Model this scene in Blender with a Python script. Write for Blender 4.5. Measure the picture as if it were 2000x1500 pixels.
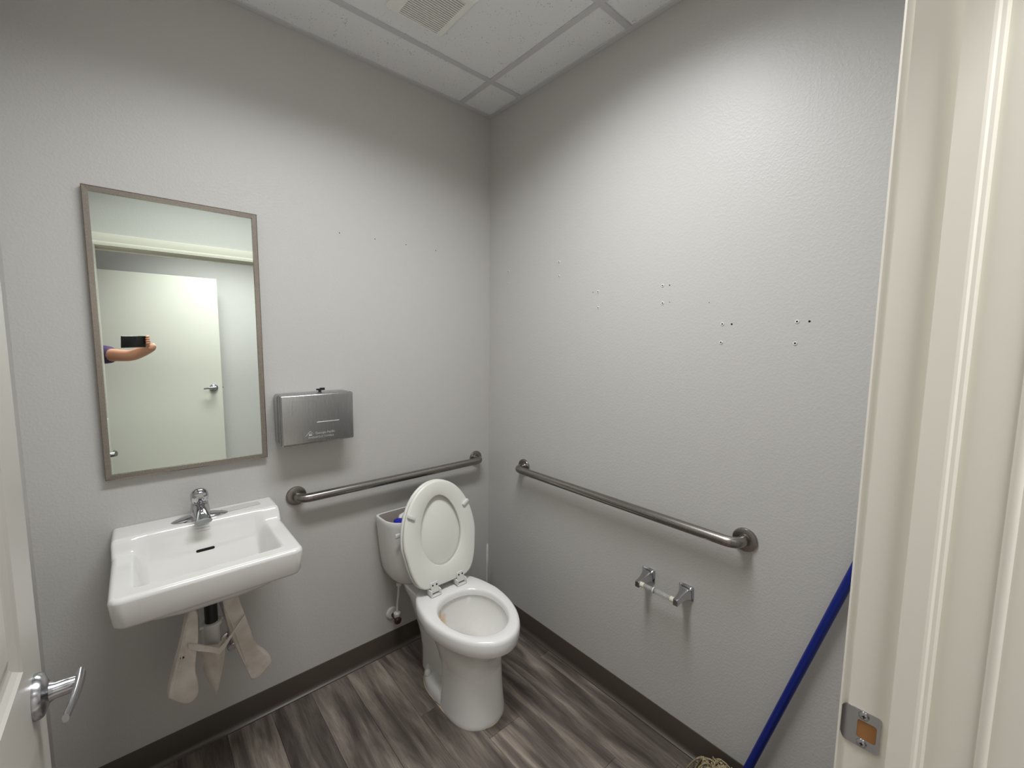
import bpy, bmesh, math, random
from math import sin, cos, pi, radians
from mathutils import Vector, Matrix
random.seed(7)
for o in list(bpy.data.objects): bpy.data.objects.remove(o)
SC = bpy.context.scene
COL = SC.collection

# ------------------------------------------------------------------ camera
CAM = Vector((-1.4743, -1.8678, 1.5297))
YAW, PITCH, ROLL, FPX = 0.7224, -0.0987, 0.0108, 832.8
_fw = Vector((sin(YAW)*cos(PITCH), cos(YAW)*cos(PITCH), sin(PITCH)))
_rt = Vector((cos(YAW), -sin(YAW), 0)); _up = _rt.cross(_fw)
RT = cos(ROLL)*_rt + sin(ROLL)*_up; UP = -sin(ROLL)*_rt + cos(ROLL)*_up; FW = _fw
cd = bpy.data.cameras.new('camera'); cam = bpy.data.objects.new('camera', cd); COL.objects.link(cam)
cd.sensor_width = 36; cd.lens = 36*FPX/2000; cd.clip_start = 0.004; cd.clip_end = 50
m = Matrix((RT, UP, -FW)).transposed().to_4x4(); m.translation = CAM
cam.matrix_world = m
SC.camera = cam
# ------------------------------------------------------------------ world, exposure
w = bpy.data.worlds.new('world'); SC.world = w; w.use_nodes = True
w.node_tree.nodes['Background'].inputs[0].default_value = (.9, .95, 1, 1)
w.node_tree.nodes['Background'].inputs[1].default_value = 0.02
SC.view_settings.view_transform = 'Standard'; SC.view_settings.look = 'None'
SC.view_settings.gamma = 1; SC.view_settings.use_curve_mapping = False
SC.view_settings.exposure = 0.0
BATH_W, HALL_W = 22.5, 31.0      # lamp watts behind the two troffer lenses
LAMP_RGB = (.975, .985, 1.0)
BATH_LIGHT, HALL_LIGHT = 3.0, 3.0  # glow of the lenses themselves

# ------------------------------------------------------------------ dimensions
H = 2.70                     # ceiling
XL = -1.741                  # left wall face
YC, YH = -1.768, -1.930      # door wall, bathroom and hall faces
JL, JR, JT = -1.668, -0.742, 2.074   # door opening
HX0, HX1, HY = -3.0, 1.2, -3.06      # hall extent

# ------------------------------------------------------------------ materials
def s2l(c):
    f = lambda v: v/12.92 if v <= .04045 else ((v+.055)/1.055)**2.4
    return (f(c[0]/255), f(c[1]/255), f(c[2]/255), 1)
def mat(name, rgb, rough=.5, metal=0, coat=0, spec=.5, trans=0, aniso=0):
    M = bpy.data.materials.new(name); M.use_nodes = True
    b = M.node_tree.nodes['Principled BSDF']
    b.inputs['Base Color'].default_value = s2l(rgb); b.inputs['Roughness'].default_value = rough
    b.inputs['Metallic'].default_value = metal; b.inputs['Coat Weight'].default_value = coat
    b.inputs['Specular IOR Level'].default_value = spec
    b.inputs['Transmission Weight'].default_value = trans
    b.inputs['Anisotropic'].default_value = aniso
    M.diffuse_color = s2l(rgb)
    return M
def N(M, t, **kw):
    n = M.node_tree.nodes.new(t)
    for k, v in kw.items(): setattr(n, k, v)
    return n
def L(M, a, b): M.node_tree.links.new(a, b)
def bsdf(M): return M.node_tree.nodes['Principled BSDF']
def coords(M, scale=(1, 1, 1), loc=(0, 0, 0)):
    t = N(M, 'ShaderNodeTexCoord'); mp = N(M, 'ShaderNodeMapping')
    mp.inputs['Scale'].default_value = scale; mp.inputs['Location'].default_value = loc
    L(M, t.outputs['Object'], mp.inputs['Vector']); return mp.outputs[0]
def noise(M, vec, scale, detail=3, rough=.5, dist=0):
    n = N(M, 'ShaderNodeTexNoise'); n.inputs['Scale'].default_value = scale
    n.inputs['Detail'].default_value = detail; n.inputs['Roughness'].default_value = rough
    n.inputs['Distortion'].default_value = dist
    L(M, vec, n.inputs['Vector']); return n.outputs['Fac']
def ramp(M, fac, stops):
    r = N(M, 'ShaderNodeValToRGB'); e = r.color_ramp.elements
    while len(e) < len(stops): e.new(.5)
    for el, (p, c) in zip(e, stops):
        el.position = p; el.color = c if len(c) == 4 else s2l(c)
    L(M, fac, r.inputs[0]); return r.outputs[0]
def bump(M, height, strength=.3, dist=.002, prev=None):
    b = N(M, 'ShaderNodeBump'); b.inputs['Strength'].default_value = strength
    b.inputs['Distance'].default_value = dist; L(M, height, b.inputs['Height'])
    if prev: L(M, prev, b.inputs['Normal'])
    L(M, b.outputs[0], bsdf(M).inputs['Normal']); return b.outputs[0]
def mix(M, fac, a, b, mode='MIX'):
    n = N(M, 'ShaderNodeMix', data_type='RGBA', blend_type=mode)
    if isinstance(fac, (int, float)): n.inputs[0].default_value = fac
    else: L(M, fac, n.inputs[0])
    for i, v in ((6, a), (7, b)):
        if isinstance(v, tuple): n.inputs[i].default_value = v
        else: L(M, v, n.inputs[i])
    return n.outputs[2]

def wall_mat(name, rgb):
    M = mat(name, rgb, .42, spec=.4)
    c = coords(M)
    a = noise(M, c, 120, 2, .5); k = ramp(M, a, [(.45, (0, 0, 0, 1)), (.62, (1, 1, 1, 1))])
    n1 = bump(M, k, .16, .0013)
    b = noise(M, c, 240, 2, .6); bump(M, b, .12, .0012, n1)
    return M
M_WALL = wall_mat('grey_wall_paint', (193, 191, 187))
M_HALLWALL = wall_mat('hall_wall_paint', (190, 187, 185))
M_TRIM = mat('cream_trim_enamel', (218, 214, 202), .35)
M_DOOR = mat('cream_door_enamel', (184, 181, 173), .38)
M_HDOOR = mat('hall_door_enamel', (206, 204, 195), .42)
M_PORC = mat('white_vitreous_china', (223, 222, 218), .12, coat=.4)
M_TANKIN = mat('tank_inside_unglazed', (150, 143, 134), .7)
M_SEAT = mat('white_seat_plastic', (228, 228, 220), .28)
M_WPLAST = mat('white_plastic', (216, 215, 210), .35)
M_CHROME = mat('chrome', (196, 196, 200), .07, 1)
M_NICKEL = mat('satin_chrome', (178, 178, 182), .22, 1)
M_BLACKP = mat('black_plastic', (22, 22, 24), .4)
M_DARK = mat('dark_hole', (12, 11, 10), .9)
M_BLUE = mat('blue_enamelled_metal', (6, 30, 118), .3)
M_BLUECAP = mat('blue_cap_plastic', (10, 32, 165), .4)
M_BASE = mat('dark_taupe_rubber_base', (74, 67, 59), .38)
M_TEE = mat('ceiling_grid_enamel', (205, 204, 205), .5)
M_GRILLE = mat('white_grille_plastic', (238, 238, 231), .45)
M_WATER = mat('water', (235, 240, 240), .02, trans=.9)
M_CLEAR = mat('clear_plastic', (235, 235, 232), .1, trans=.75)
M_IVORY = mat('ivory_plastic', (214, 211, 188), .4)
M_WOODRAW = mat('raw_wood', (150, 104, 58), .8)
M_BROWN = mat('old_brass_brown', (84, 66, 52), .4, .7)

def steel(name, rgb, rough, stretch, scale):
    M = mat(name, rgb, rough, 1)
    c = coords(M, stretch); n = noise(M, c, scale, 3, .6)
    L(M, ramp(M, n, [(.3, (rough*.92,)*3+(1,)), (.7, (rough*1.1,)*3+(1,))]), bsdf(M).inputs['Roughness'])
    if scale < 100: bump(M, n, .012, .0003)
    return M
M_BAR = steel('brushed_grab_bar_steel', (150, 146, 141), .27, (1, 1, 1), 700)
M_DISP = steel('brushed_dispenser_steel', (176, 176, 176), .26, (700, 1, 5), 1)
M_FRAME = steel('brushed_mirror_frame', (150, 143, 135), .26, (1, 1, 1), 500)
M_LETTER = mat('embossed_letter_steel', (225, 225, 225), .35, .8)

M_MIRROR = mat('mirror_silver', (231, 240, 232), .012, 1)

def plank_mat():
    M = mat('grey_brown_vinyl_plank', (96, 88, 80), .45, spec=.35)
    oi = N(M, 'ShaderNodeObjectInfo'); tc = N(M, 'ShaderNodeTexCoord')
    mul = N(M, 'ShaderNodeMath', operation='MULTIPLY'); mul.inputs[1].default_value = 53.0
    L(M, oi.outputs['Random'], mul.inputs[0])
    cx = N(M, 'ShaderNodeCombineXYZ'); L(M, mul.outputs[0], cx.inputs[0]); L(M, mul.outputs[0], cx.inputs[2])
    add = N(M, 'ShaderNodeVectorMath', operation='ADD')
    L(M, tc.outputs['Object'], add.inputs[0]); L(M, cx.outputs[0], add.inputs[1])
    def mp(sc):
        m_ = N(M, 'ShaderNodeMapping'); m_.inputs['Scale'].default_value = sc
        L(M, add.outputs[0], m_.inputs['Vector']); return m_.outputs[0]
    broad = noise(M, mp((11, 1.3, 1)), 1.6, 4, .55, .6)
    fine = noise(M, mp((230, 7, 1)), 1.5, 6, .75, .2)
    wv = N(M, 'ShaderNodeTexWave', wave_type='RINGS', rings_direction='X')
    wv.inputs['Scale'].default_value = 1.5; wv.inputs['Distortion'].default_value = 7
    wv.inputs['Detail'].default_value = 3; wv.inputs['Detail Scale'].default_value = 1.3
    L(M, mp((9, 1.0, 1)), wv.inputs['Vector'])
    col = ramp(M, broad, [(.28, (72, 63, 58)), (.45, (102, 93, 86)), (.58, (133, 123, 113)), (.72, (164, 154, 141))])
    g = ramp(M, fine, [(.30, (.42,)*3+(1,)), (.56, (1, 1, 1, 1))])
    col = mix(M, .75, col, g, 'MULTIPLY')
    r = ramp(M, wv.outputs['Fac'], [(.30, (.70,)*3+(1,)), (.55, (1, 1, 1, 1))])
    col = mix(M, .55, col, r, 'MULTIPLY')
    v = N(M, 'ShaderNodeMapRange'); v.inputs[3].default_value = .78; v.inputs[4].default_value = 1.28
    L(M, oi.outputs['Random'], v.inputs[0])
    hs = N(M, 'ShaderNodeHueSaturation'); L(M, v.outputs[0], hs.inputs['Value']); L(M, col, hs.inputs['Color'])
    L(M, hs.outputs[0], bsdf(M).inputs['Base Color'])
    bump(M, fine, .12, .0006)
    return M
M_PLANK = plank_mat()
M_HALLFLOOR = mat('pale_hall_bounce_floor', (190, 185, 176), .5)  # unseen hall floor, pale tone made up to bounce light into the bathroom
M_SUB = mat('dark_floor_joint', (38, 34, 31), .8)

def tile_mat():
    M = mat('mineral_fibre_tile', (225, 225, 225), .9, spec=.1)
    tc = N(M, 'ShaderNodeTexCoord'); gm = N(M, 'ShaderNodeNewGeometry')
    v = N(M, 'ShaderNodeTexVoronoi'); v.inputs['Scale'].default_value = 105
    L(M, gm.outputs['Position'], v.inputs['Vector'])
    n = noise(M, gm.outputs['Position'], 20, 2)
    th = N(M, 'ShaderNodeMapRange'); th.inputs[1].default_value = .45; th.inputs[2].default_value = .75
    th.inputs[3].default_value = .10; th.inputs[4].default_value = .27
    L(M, n, th.inputs[0])
    lt = N(M, 'ShaderNodeMath', operation='LESS_THAN'); L(M, v.outputs['Distance'], lt.inputs[0]); L(M, th.outputs[0], lt.inputs[1])
    L(M, mix(M, lt.outputs[0], s2l((236, 236, 236)), s2l((182, 181, 180))), bsdf(M).inputs['Base Color'])
    inv = N(M, 'ShaderNodeMath', operation='SUBTRACT'); inv.inputs[0].default_value = 1; L(M, lt.outputs[0], inv.inputs[1])
    b1 = bump(M, inv.outputs[0], .25, .0006)
    bump(M, noise(M, gm.outputs['Position'], 160, 3), .25, .001, b1)
    return M
M_TILE = tile_mat()

def cover_mat():
    M = mat('aged_white_vinyl_cover', (206, 196, 184), .5)
    c = coords(M); n = noise(M, c, 14, 3)
    L(M, ramp(M, n, [(.35, (206, 196, 184)), (.6, (226, 219, 210))]), bsdf(M).inputs['Base Color'])
    return M
M_COVER = cover_mat()

def china_stain():
    M = mat('white_vitreous_china_with_rust_stain', (231, 230, 227), .14, coat=.3)
    c = coords(M)
    def blob(p, r, sc=(1, 1, 1)):
        mp = N(M, 'ShaderNodeMapping'); mp.vector_type = 'POINT'
        mp.inputs['Location'].default_value = tuple(-a*b for a, b in zip(p, sc)); mp.inputs['Scale'].default_value = sc
        L(M, c, mp.inputs['Vector'])
        ln = N(M, 'ShaderNodeVectorMath', operation='LENGTH'); L(M, mp.outputs[0], ln.inputs[0])
        nz = noise(M, c, 45, 4); ad = N(M, 'ShaderNodeMath', operation='MULTIPLY_ADD')
        L(M, nz, ad.inputs[0]); ad.inputs[1].default_value = r*1.3; L(M, ln.outputs['Value'], ad.inputs[2])
        mr = N(M, 'ShaderNodeMapRange'); mr.inputs[1].default_value = r*2.1; mr.inputs[2].default_value = r*.95
        L(M, ad.outputs[0], mr.inputs[0]); return mr.outputs[0]
    base = s2l((231, 230, 227))
    col = mix(M, 0.0, base, base)
    gm = N(M, 'ShaderNodeSeparateXYZ'); L(M, c, gm.inputs[0])
    film = N(M, 'ShaderNodeMapRange'); film.inputs[1].default_value = .34; film.inputs[2].default_value = .30
    film.inputs[4].default_value = .5
    L(M, gm.outputs[2], film.inputs[0])
    inner = blob((-.482, -.50, .30), .13)
    f = N(M, 'ShaderNodeMath', operation='MULTIPLY'); L(M, film.outputs[0], f.inputs[0]); L(M, inner, f.inputs[1])
    col = mix(M, f.outputs[0], col, s2l((222, 219, 206)))
    col = mix(M, blob((-.566, -.392, .325), .040, (1, .9, 1.05)), col, s2l((216, 168, 92)))
    col = mix(M, blob((-.560, -.372, .350), .0075, (1, 1, .28)), col, s2l((196, 158, 104)))
    L(M, col, bsdf(M).inputs['Base Color'])
    return M
M_BOWL = china_stain()

def emit(name, rgb, s):
    M = bpy.data.materials.new(name); M.use_nodes = True
    nt = M.node_tree; nt.nodes.remove(nt.nodes['Principled BSDF'])
    e = nt.nodes.new('ShaderNodeEmission'); e.inputs[0].default_value = s2l(rgb); e.inputs[1].default_value = s
    nt.links.new(e.outputs[0], nt.nodes['Material Output'].inputs[0]); return M
M_BLAMP = emit('bath_troffer_diffuser', (250, 251, 255), BATH_LIGHT)
M_HLAMP = emit('hall_troffer_diffuser', (250, 251, 255), HALL_LIGHT)
M_SKIN = mat('skin', (205, 150, 125), .5); M_SKIN.node_tree.nodes['Principled BSDF'].inputs['Subsurface Weight'].default_value = .05
M_PURPLE = mat('purple_knit', (66, 44, 86), .85)
M_JEANS = mat('dark_denim', (40, 46, 62), .85)
M_HAIR = mat('brown_hair', (52, 38, 30), .6)
M_SHOE = mat('black_shoe', (24, 24, 26), .5)
def mop_mat():
    M = mat('cotton_mop_yarn', (176, 160, 126), .9)
    c = coords(M); n = noise(M, c, 220, 3)
    L(M, ramp(M, n, [(.35, (120, 104, 76)), (.65, (190, 176, 142))]), bsdf(M).inputs['Base Color']); return M
M_MOP = mop_mat()

# ------------------------------------------------------------------ mesh helpers
def obj(name, bm, material, parent=None, smooth=False, angle=35):
    me = bpy.data.meshes.new(name)
    bmesh.ops.recalc_face_normals(bm, faces=bm.faces)
    bm.to_mesh(me); bm.free()
    if smooth:
        me.polygons.foreach_set('use_smooth', [True]*len(me.polygons))
        me.set_sharp_from_angle(angle=radians(angle))
    me.materials.append(material)
    o = bpy.data.objects.new(name, me); COL.objects.link(o)
    if parent: par(o, parent)
    return o
def par(o, p):
    o.parent = p
    mw = Matrix.Translation(p.location)
    q = p.parent
    if p.type == 'EMPTY': o.matrix_parent_inverse = mw.inverted()
def tag(o, label, cat, group=None):
    o['label'] = label; o['category'] = cat
    if group: o['group'] = group
    return o
def thing(name, loc, label, cat, group=None):
    e = bpy.data.objects.new(name, None); COL.objects.link(e); e.location = loc
    e.empty_display_size = .05
    return tag(e, label, cat, group)
def struct(o): o['kind'] = 'structure'; return o
def sthing(name, loc):
    e = bpy.data.objects.new(name, None); COL.objects.link(e); e.location = loc; e.empty_display_size = .05
    return struct(e)
def NB(): return bmesh.new()
def box(bm, x0, x1, y0, y1, z0, z1, bev=0, seg=2):
    b = bmesh.new()
    bmesh.ops.create_cube(b, size=1)
    for v in b.verts:
        v.co = Vector(((x0+x1)/2+v.co.x*(x1-x0), (y0+y1)/2+v.co.y*(y1-y0), (z0+z1)/2+v.co.z*(z1-z0)))
    if bev: bmesh.ops.bevel(b, geom=b.edges[:], offset=bev, segments=seg, profile=.5, affect='EDGES')
    merge(bm, b); return bm
def merge(bm, b, M=None):
    if M is not None: b.transform(M)
    t = bpy.data.meshes.new('t'); b.to_mesh(t); b.free(); bm.from_mesh(t); bpy.data.meshes.remove(t)
def loft(bm, rings, cap0=True, cap1=True, closed=True):
    vs = [[bm.verts.new(p) for p in r] for r in rings]
    n = len(rings[0])
    for a, b in zip(vs, vs[1:]):
        for i in range(n if closed else n-1):
            j = (i+1) % n
            bm.faces.new((a[i], a[j], b[j], b[i]))
    if cap0: bm.faces.new(vs[0][::-1])
    if cap1: bm.faces.new(vs[-1])
    return bm
def frame_of(t):
    t = t.normalized(); a = Vector((0, 0, 1)) if abs(t.z) < .9 else Vector((1, 0, 0))
    u = a.cross(t).normalized(); return u, t.cross(u)
def tube(bm, pts, r, n=16, cap=True):
    pts = [Vector(p) for p in pts]
    rs = r if isinstance(r, (list, tuple)) else [r]*len(pts)
    rings = []; u = None
    for i, p in enumerate(pts):
        t = (pts[min(i+1, len(pts)-1)]-pts[max(i-1, 0)]).normalized()
        if u is None: u, v = frame_of(t)
        else:
            u = (u - t*u.dot(t)).normalized(); v = t.cross(u)
        rings.append([p+rs[i]*(cos(2*pi*k/n)*u+sin(2*pi*k/n)*v) for k in range(n)])
    return loft(bm, rings, cap, cap)
def lathe(bm, origin, axis, prof, n=32, cap0=True, cap1=True):
    o = Vector(origin); ax = Vector(axis).normalized(); u, v = frame_of(ax)
    return loft(bm, [[o+ax*h+r*(cos(2*pi*k/n)*u+sin(2*pi*k/n)*v) for k in range(n)] for h, r in prof], cap0, cap1)
def arc_path(p, q, r_, c, steps=8):
    # quarter bend from p to q with corner c
    p, q, c = Vector(p), Vector(q), Vector(c)
    return [((1-t)**2)*p+2*t*(1-t)*c+t*t*q for t in [k/steps for k in range(steps+1)]]
def prism(bm, pts2, plane, d0, d1, bev=0, seg=2):
    # polygon pts2 in the named plane extruded between d0 and d1
    def P(a, b, d):
        return {'xz': (a, d, b), 'yz': (d, a, b), 'xy': (a, b, d)}[plane]
    b = bmesh.new()
    f = b.faces.new([b.verts.new(P(x, y, d0)) for x, y in pts2])
    e = bmesh.ops.extrude_face_region(b, geom=[f])
    dv = Vector(P(0, 0, d1))-Vector(P(0, 0, d0))
    bmesh.ops.translate(b, verts=[g for g in e['geom'] if isinstance(g, bmesh.types.BMVert)], vec=dv)
    bmesh.ops.recalc_face_normals(b, faces=b.faces)
    if bev: bmesh.ops.bevel(b, geom=b.edges[:], offset=bev, segments=seg, profile=.5, affect='EDGES')
    merge(bm, b); return bm
def rrect(cx, cy, hx, hy, r, n=6):
    out = []
    for sx, sy, a0 in ((1, 1, 0), (-1, 1, 90), (-1, -1, 180), (1, -1, 270)):
        for k in range(n+1):
            a = radians(a0+90*k/n); out.append((cx+sx*(hx-r)+r*cos(a), cy+sy*(hy-r)+r*sin(a)))
    return out
def ss(a, b, x):
    t = max(0, min(1, (x-a)/(b-a))); return t*t*(3-2*t)
def smooth_poly(pts, it=2):
    for _ in range(it):
        o = []
        for i in range(len(pts)):
            a, b = pts[i], pts[(i+1) % len(pts)]
            o += [(a[0]*.75+b[0]*.25, a[1]*.75+b[1]*.25), (a[0]*.25+b[0]*.75, a[1]*.25+b[1]*.75)]
        pts = o
    return pts

# ------------------------------------------------------------------ room shell
struct(obj('wall_back', box(NB(), XL-.1, .1, 0, .1, 0, H+.1), M_WALL))
struct(obj('wall_right', box(NB(), 0, .1, YC-.05, 0, 0, H+.1), M_WALL))
struct(obj('wall_left', box(NB(), XL-.1, XL, YC-.05, 0, 0, H+.1), M_WALL))
bm = NB()
for a, b, z0 in ((HX0, JL-.018, 0), (JR+.018, HX1, 0), (JL-.018, JR+.018, JT+.018)):
    box(bm, a, b, YH+.004, YC, z0, H+.1)
wf = struct(obj('wall_front', bm, M_WALL))
bm = NB()
for a, b, z0 in ((HX0, JL-.018, 0), (JR+.018, HX1, 0), (JL-.018, JR+.018, JT+.018)):
    box(bm, a, b, YH, YH+.004, z0, H+.1)
struct(obj('wall_hall_near', bm, M_HALLWALL))
struct(obj('wall_hall_far', box(NB(), HX0, HX1, HY-.1, HY, 0, H+.1), M_HALLWALL))
struct(obj('wall_hall_left', box(NB(), HX0-.1, HX0, HY-.1, YC, 0, H+.1), M_HALLWALL))
struct(obj('wall_hall_right', box(NB(), HX1, HX1+.1, HY-.1, YC, 0, H+.1), M_HALLWALL))
# nail holes left in the paint
bm = NB()
for y, z, r in ((-.709, 1.743, .0022), (-1.058, 1.741, .0026), (-1.061, 1.68, .0018), (-1.283, 1.595, .0036), (-1.499, 1.598, .0036), (-1.205, 1.67, .0018)):
    h = NB(); lathe(h, (0.001, y, z), (-1, 0, 0), [(0, r), (.0012, r*.9)], 8)
    obj('nail_hole', h, M_DARK, bpy.data.objects['wall_right'])
bm.free()
for x, z in ((-.804, 1.977), (-.649, 1.977), (-.498, 1.976), (-.338, 1.973)):
    h = NB(); lathe(h, (x, 0.001, z), (0, -1, 0), [(0, .0026), (.0012, .0022)], 8)
    obj('nail_hole', h, M_DARK, bpy.data.objects['wall_back'])

# floor: subfloor with planks
floor = struct(obj('floor', box(NB(), XL-.05, .05, -2.30, .05, -.06, -.0035), M_SUB))
W = .1525; x0 = -.683-7*W
cols = {}
joint0 = {7: [-.429], 8: [-.690], 11: [-.511]}
rj = random.Random(3)
for k in range(13):
    a = x0+k*W; b = a+W
    if a < XL-.02: a = XL-.02
    if b > .012: b = .012
    if b-a < .02: continue
    js = joint0.get(k, [-(1.0+rj.random()*.22)])
    j = js[0]; ys = [.012]
    while j > -2.28: ys.append(j); j -= 1.22
    j = js[0]; ys.append(-2.28)
    for p, q in zip(ys, ys[1:]):
        bm = NB(); cxx, cyy = (a+b)/2, (p+q)/2
        box(bm, -(b-a)/2+.0004, (b-a)/2-.0004, (q-p)/2+.0004, (p-q)/2-.0004, -.004, 0, .0006, 1)
        o = obj('plank', bm, M_PLANK); o.location = (cxx, cyy, 0); o.parent = floor
struct(obj('floor_hall', box(NB(), HX0, HX1, HY, -2.30, -.06, -.001), M_HALLFLOOR))
bm = NB(); box(bm, HX0, XL-.05, -2.30, YH, -.06, -.001); box(bm, .05, HX1, -2.30, YH, -.06, -.001)
struct(obj('floor_hall_edge', bm, M_HALLFLOOR))

# ceiling: grid and tiles
ceil = struct(obj('ceiling', box(NB(), HX0-.1, HX1+.1, HY-.1, .1, H+.06, H+.16), M_SUB))
GX = [XL, -1.418, -.198, 0]; GY = [0, -.25, -.860, -1.470, YC]
for i in range(3):
    for j in range(4):
        a, b, c, d = GX[i], GX[i+1], GY[j+1], GY[j]
        bm = NB(); hx, hy = (b-a)/2-.004, (d-c)/2-.004
        box(bm, -hx, hx, -hy, hy, .004, .02, .002, 1)
        o = obj('ceiling_tile', bm, M_TILE); o.location = ((a+b)/2, (c+d)/2, H); o.parent = ceil
def tee(x0, x1, y0, y1): obj('ceiling_tee', box(NB(), x0, x1, y0, y1, H, H+.003), M_TEE, ceil)
for x in GX[1:-1]: tee(x-.012, x+.012, YC+.02, -.02)
for y in GY[1:-1]:
    for a, b in zip(GX, GX[1:]): tee(a+.012, b-.012, y-.012, y+.012)
def angle(x0, x1, y0, y1): obj('wall_angle', box(NB(), x0, x1, y0, y1, H-.001, H+.003), M_TEE, ceil)
angle(XL, 0, -.022, -.0005); angle(-.022, -.0005, YC, -.022); angle(XL, XL+.022, YC+.022, -.022); angle(XL, 0, YC+.0005, YC+.022)
struct(obj('ceiling_hall', box(NB(), HX0, HX1, HY, YH, H, H+.02), M_TILE))

# baseboards (rubber cove base)
def cove(name, fn, L0, L1):
    prof = [(0, .1016), (.003, .1012), (.0035, .10), (.0035, .022), (.005, .014), (.009, .008), (.016, .004), (.017, .0005), (0, .0005)]
    bm = NB(); loft(bm, [[fn(L0, d, z) for d, z in prof], [fn(L1, d, z) for d, z in prof]])
    return struct(obj(name, bm, M_BASE, smooth=True, angle=40))
cove('baseboard_back', lambda t, d, z: (t, -d, z), XL+.001, -.001)
cove('baseboard_right', lambda t, d, z: (-d, t, z), -.004, YC+.003)
cove('baseboard_left', lambda t, d, z: (XL+d, t, z), -.004, YC+.003)
cove('baseboard_front', lambda t, d, z: (t, YC+d, z), JR+.09, -.004)

# ------------------------------------------------------------------ door frame (jambs, stops, casings)
tr = sthing('trim_1', ((JL+JR)/2, (YC+YH)/2, 0))
obj('jamb', box(NB(), JL-.018, JL, YH, YC, 0, JT+.018), M_TRIM, tr)
obj('jamb', box(NB(), JR, JR+.018, YH, YC, 0, JT+.018), M_TRIM, tr)
obj('head_jamb', box(NB(), JL, JR, YH, YC, JT, JT+.018), M_TRIM, tr)
SY0, SY1 = -1.8475, -1.8125     # stop span in y
stop_prof = [(0, SY1), (.0125, SY1), (.0125, SY0+.012), (.0115, SY0+.009), (.0085, SY0+.0065), (.0075, SY0+.003), (.005, SY0), (0, SY0)]
bm = NB(); loft(bm, [[(JR-d, y, z) for d, y in stop_prof] for z in (0, JT)]); obj('door_stop', bm, M_TRIM, tr)
bm = NB(); loft(bm, [[(JL+d, y, z) for d, y in stop_prof] for z in (0, JT)]); obj('door_stop', bm, M_TRIM, tr)
bm = NB(); loft(bm, [[(x, y, JT-d) for d, y in stop_prof] for x in (JL, JR)]); obj('door_stop', bm, M_TRIM, tr)
# casing profile: (distance outward from opening edge, thickness off the wall)
CAS = [(0, 0), (0, .0085), (.002, .0105), (.009, .0110), (.012, .0125), (.020, .0128), (.024, .0105), (.034, .0130), (.048, .0160), (.060, .0175), (.070, .0175), (.072, .0155), (.072, 0)]
def casing(y, sgn, x0, x1, zt):
    rv = .005
    # left leg
    for nm, pts in (('casing', [lambda o, t: (x0-rv-o, y+sgn*t, 0), lambda o, t: (x0-rv-o, y+sgn*t, zt+rv+o)]),
                    ('casing', [lambda o, t: (x1+rv+o, y+sgn*t, 0), lambda o, t: (x1+rv+o, y+sgn*t, zt+rv+o)]),
                    ('head_casing', [lambda o, t: (x0-rv-o, y+sgn*t, zt+rv+o), lambda o, t: (x1+rv+o, y+sgn*t, zt+rv+o)])):
        bm = NB(); loft(bm, [[f(o, t) for o, t in CAS] for f in pts]); obj(nm, bm, M_TRIM, tr, True, 25)
ridge = [(-.0005, -1.8885), (.0025, -1.889), (.0045, -1.891), (.005, -1.8935), (.0045, -1.896), (.0025, -1.8985), (-.0005, -1.899)]
for fn in (lambda d, y, z: (JR-d, y, z), lambda d, y, z: (JL+d, y, z)):
    obj('jamb_bead', loft(NB(), [[fn(d, y, z) for d, y in ridge] for z in (0, JT)]), M_TRIM, tr, True, 60)
obj('jamb_bead', loft(NB(), [[(x, y, JT-d) for d, y in ridge] for x in (JL, JR)]), M_TRIM, tr, True, 60)
casing(YC, 1, JL, JR, JT); casing(YH, -1, JL, JR, JT)

# strike plate on the right jamb
SZ = .9965; SYc = -1.787
sp = thing('strike_plate', (JR, SYc, SZ-.03), 'satin metal strike plate screwed to the cream door jamb', 'strike plate')
bm = NB()
hx, hz = .0135, .0270
outer = rrect(SYc, SZ, hx+.004, hz, .004, 3); inner = rrect(SYc-.003, SZ, .0105, .0132, .003, 3)
xf, xb = JR-.0018, JR-.0002
def ringv(p, x): return [bm.verts.new((x, a, b)) for a, b in p]
o1, i1, o2, i2 = ringv(outer, xf), ringv(inner, xf), ringv(outer, xb), ringv(inner, JR+.004)
n = len(o1)
for k in range(n):
    j = (k+1) % n
    bm.faces.new((o1[k], o1[j], i1[j], i1[k])); bm.faces.new((o1[k], o2[k], o2[j], o1[j])); bm.faces.new((i1[k], i1[j], i2[j], i2[k]))
obj('plate', bm, M_NICKEL, sp)
# curved lip wrapping the jamb edge toward the bathroom
bm = NB(); lp = []
for k in range(7):
    t = k/6; y = SYc+hx+.003+t*.0095; x = JR-.0018+.0035*t*t
    hh = hz*(1-.28*max(0, (t-.35)/.65)**2)
    lp.append((x, y, hh))
r1 = [[(x, y, SZ-h), (x, y, SZ+h), (x+.0015, y, SZ+h), (x+.0015, y, SZ-h)] for x, y, h in lp]
loft(bm, r1); obj('lip', bm, M_NICKEL, sp, True)
obj('bolt_hole', box(NB(), JR-.0012, JR-.0002, SYc-.0135, SYc+.0075, SZ-.0132, SZ+.0132), M_WOODRAW, sp)
for s in (1, -1):
    zc = SZ+s*.0205
    sc_ = obj('screw', lathe(NB(), (JR-.0015, SYc+.001, zc), (-1, 0, 0), [(0, .0064), (.0012, .006), (.0018, .0042)], 18), M_NICKEL, sp, True)
    bm = NB(); box(bm, JR-.0036, JR-.0030, SYc-.0012, SYc+.0032, zc-.0006, zc+.0006); box(bm, JR-.0036, JR-.0030, SYc+.0004, SYc+.0016, zc-.0024, zc+.0024)
    c_ = obj('cross_slot', bm, M_DARK); c_.parent = sc_; c_.matrix_parent_inverse = sc_.matrix_world.inverted()

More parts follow.
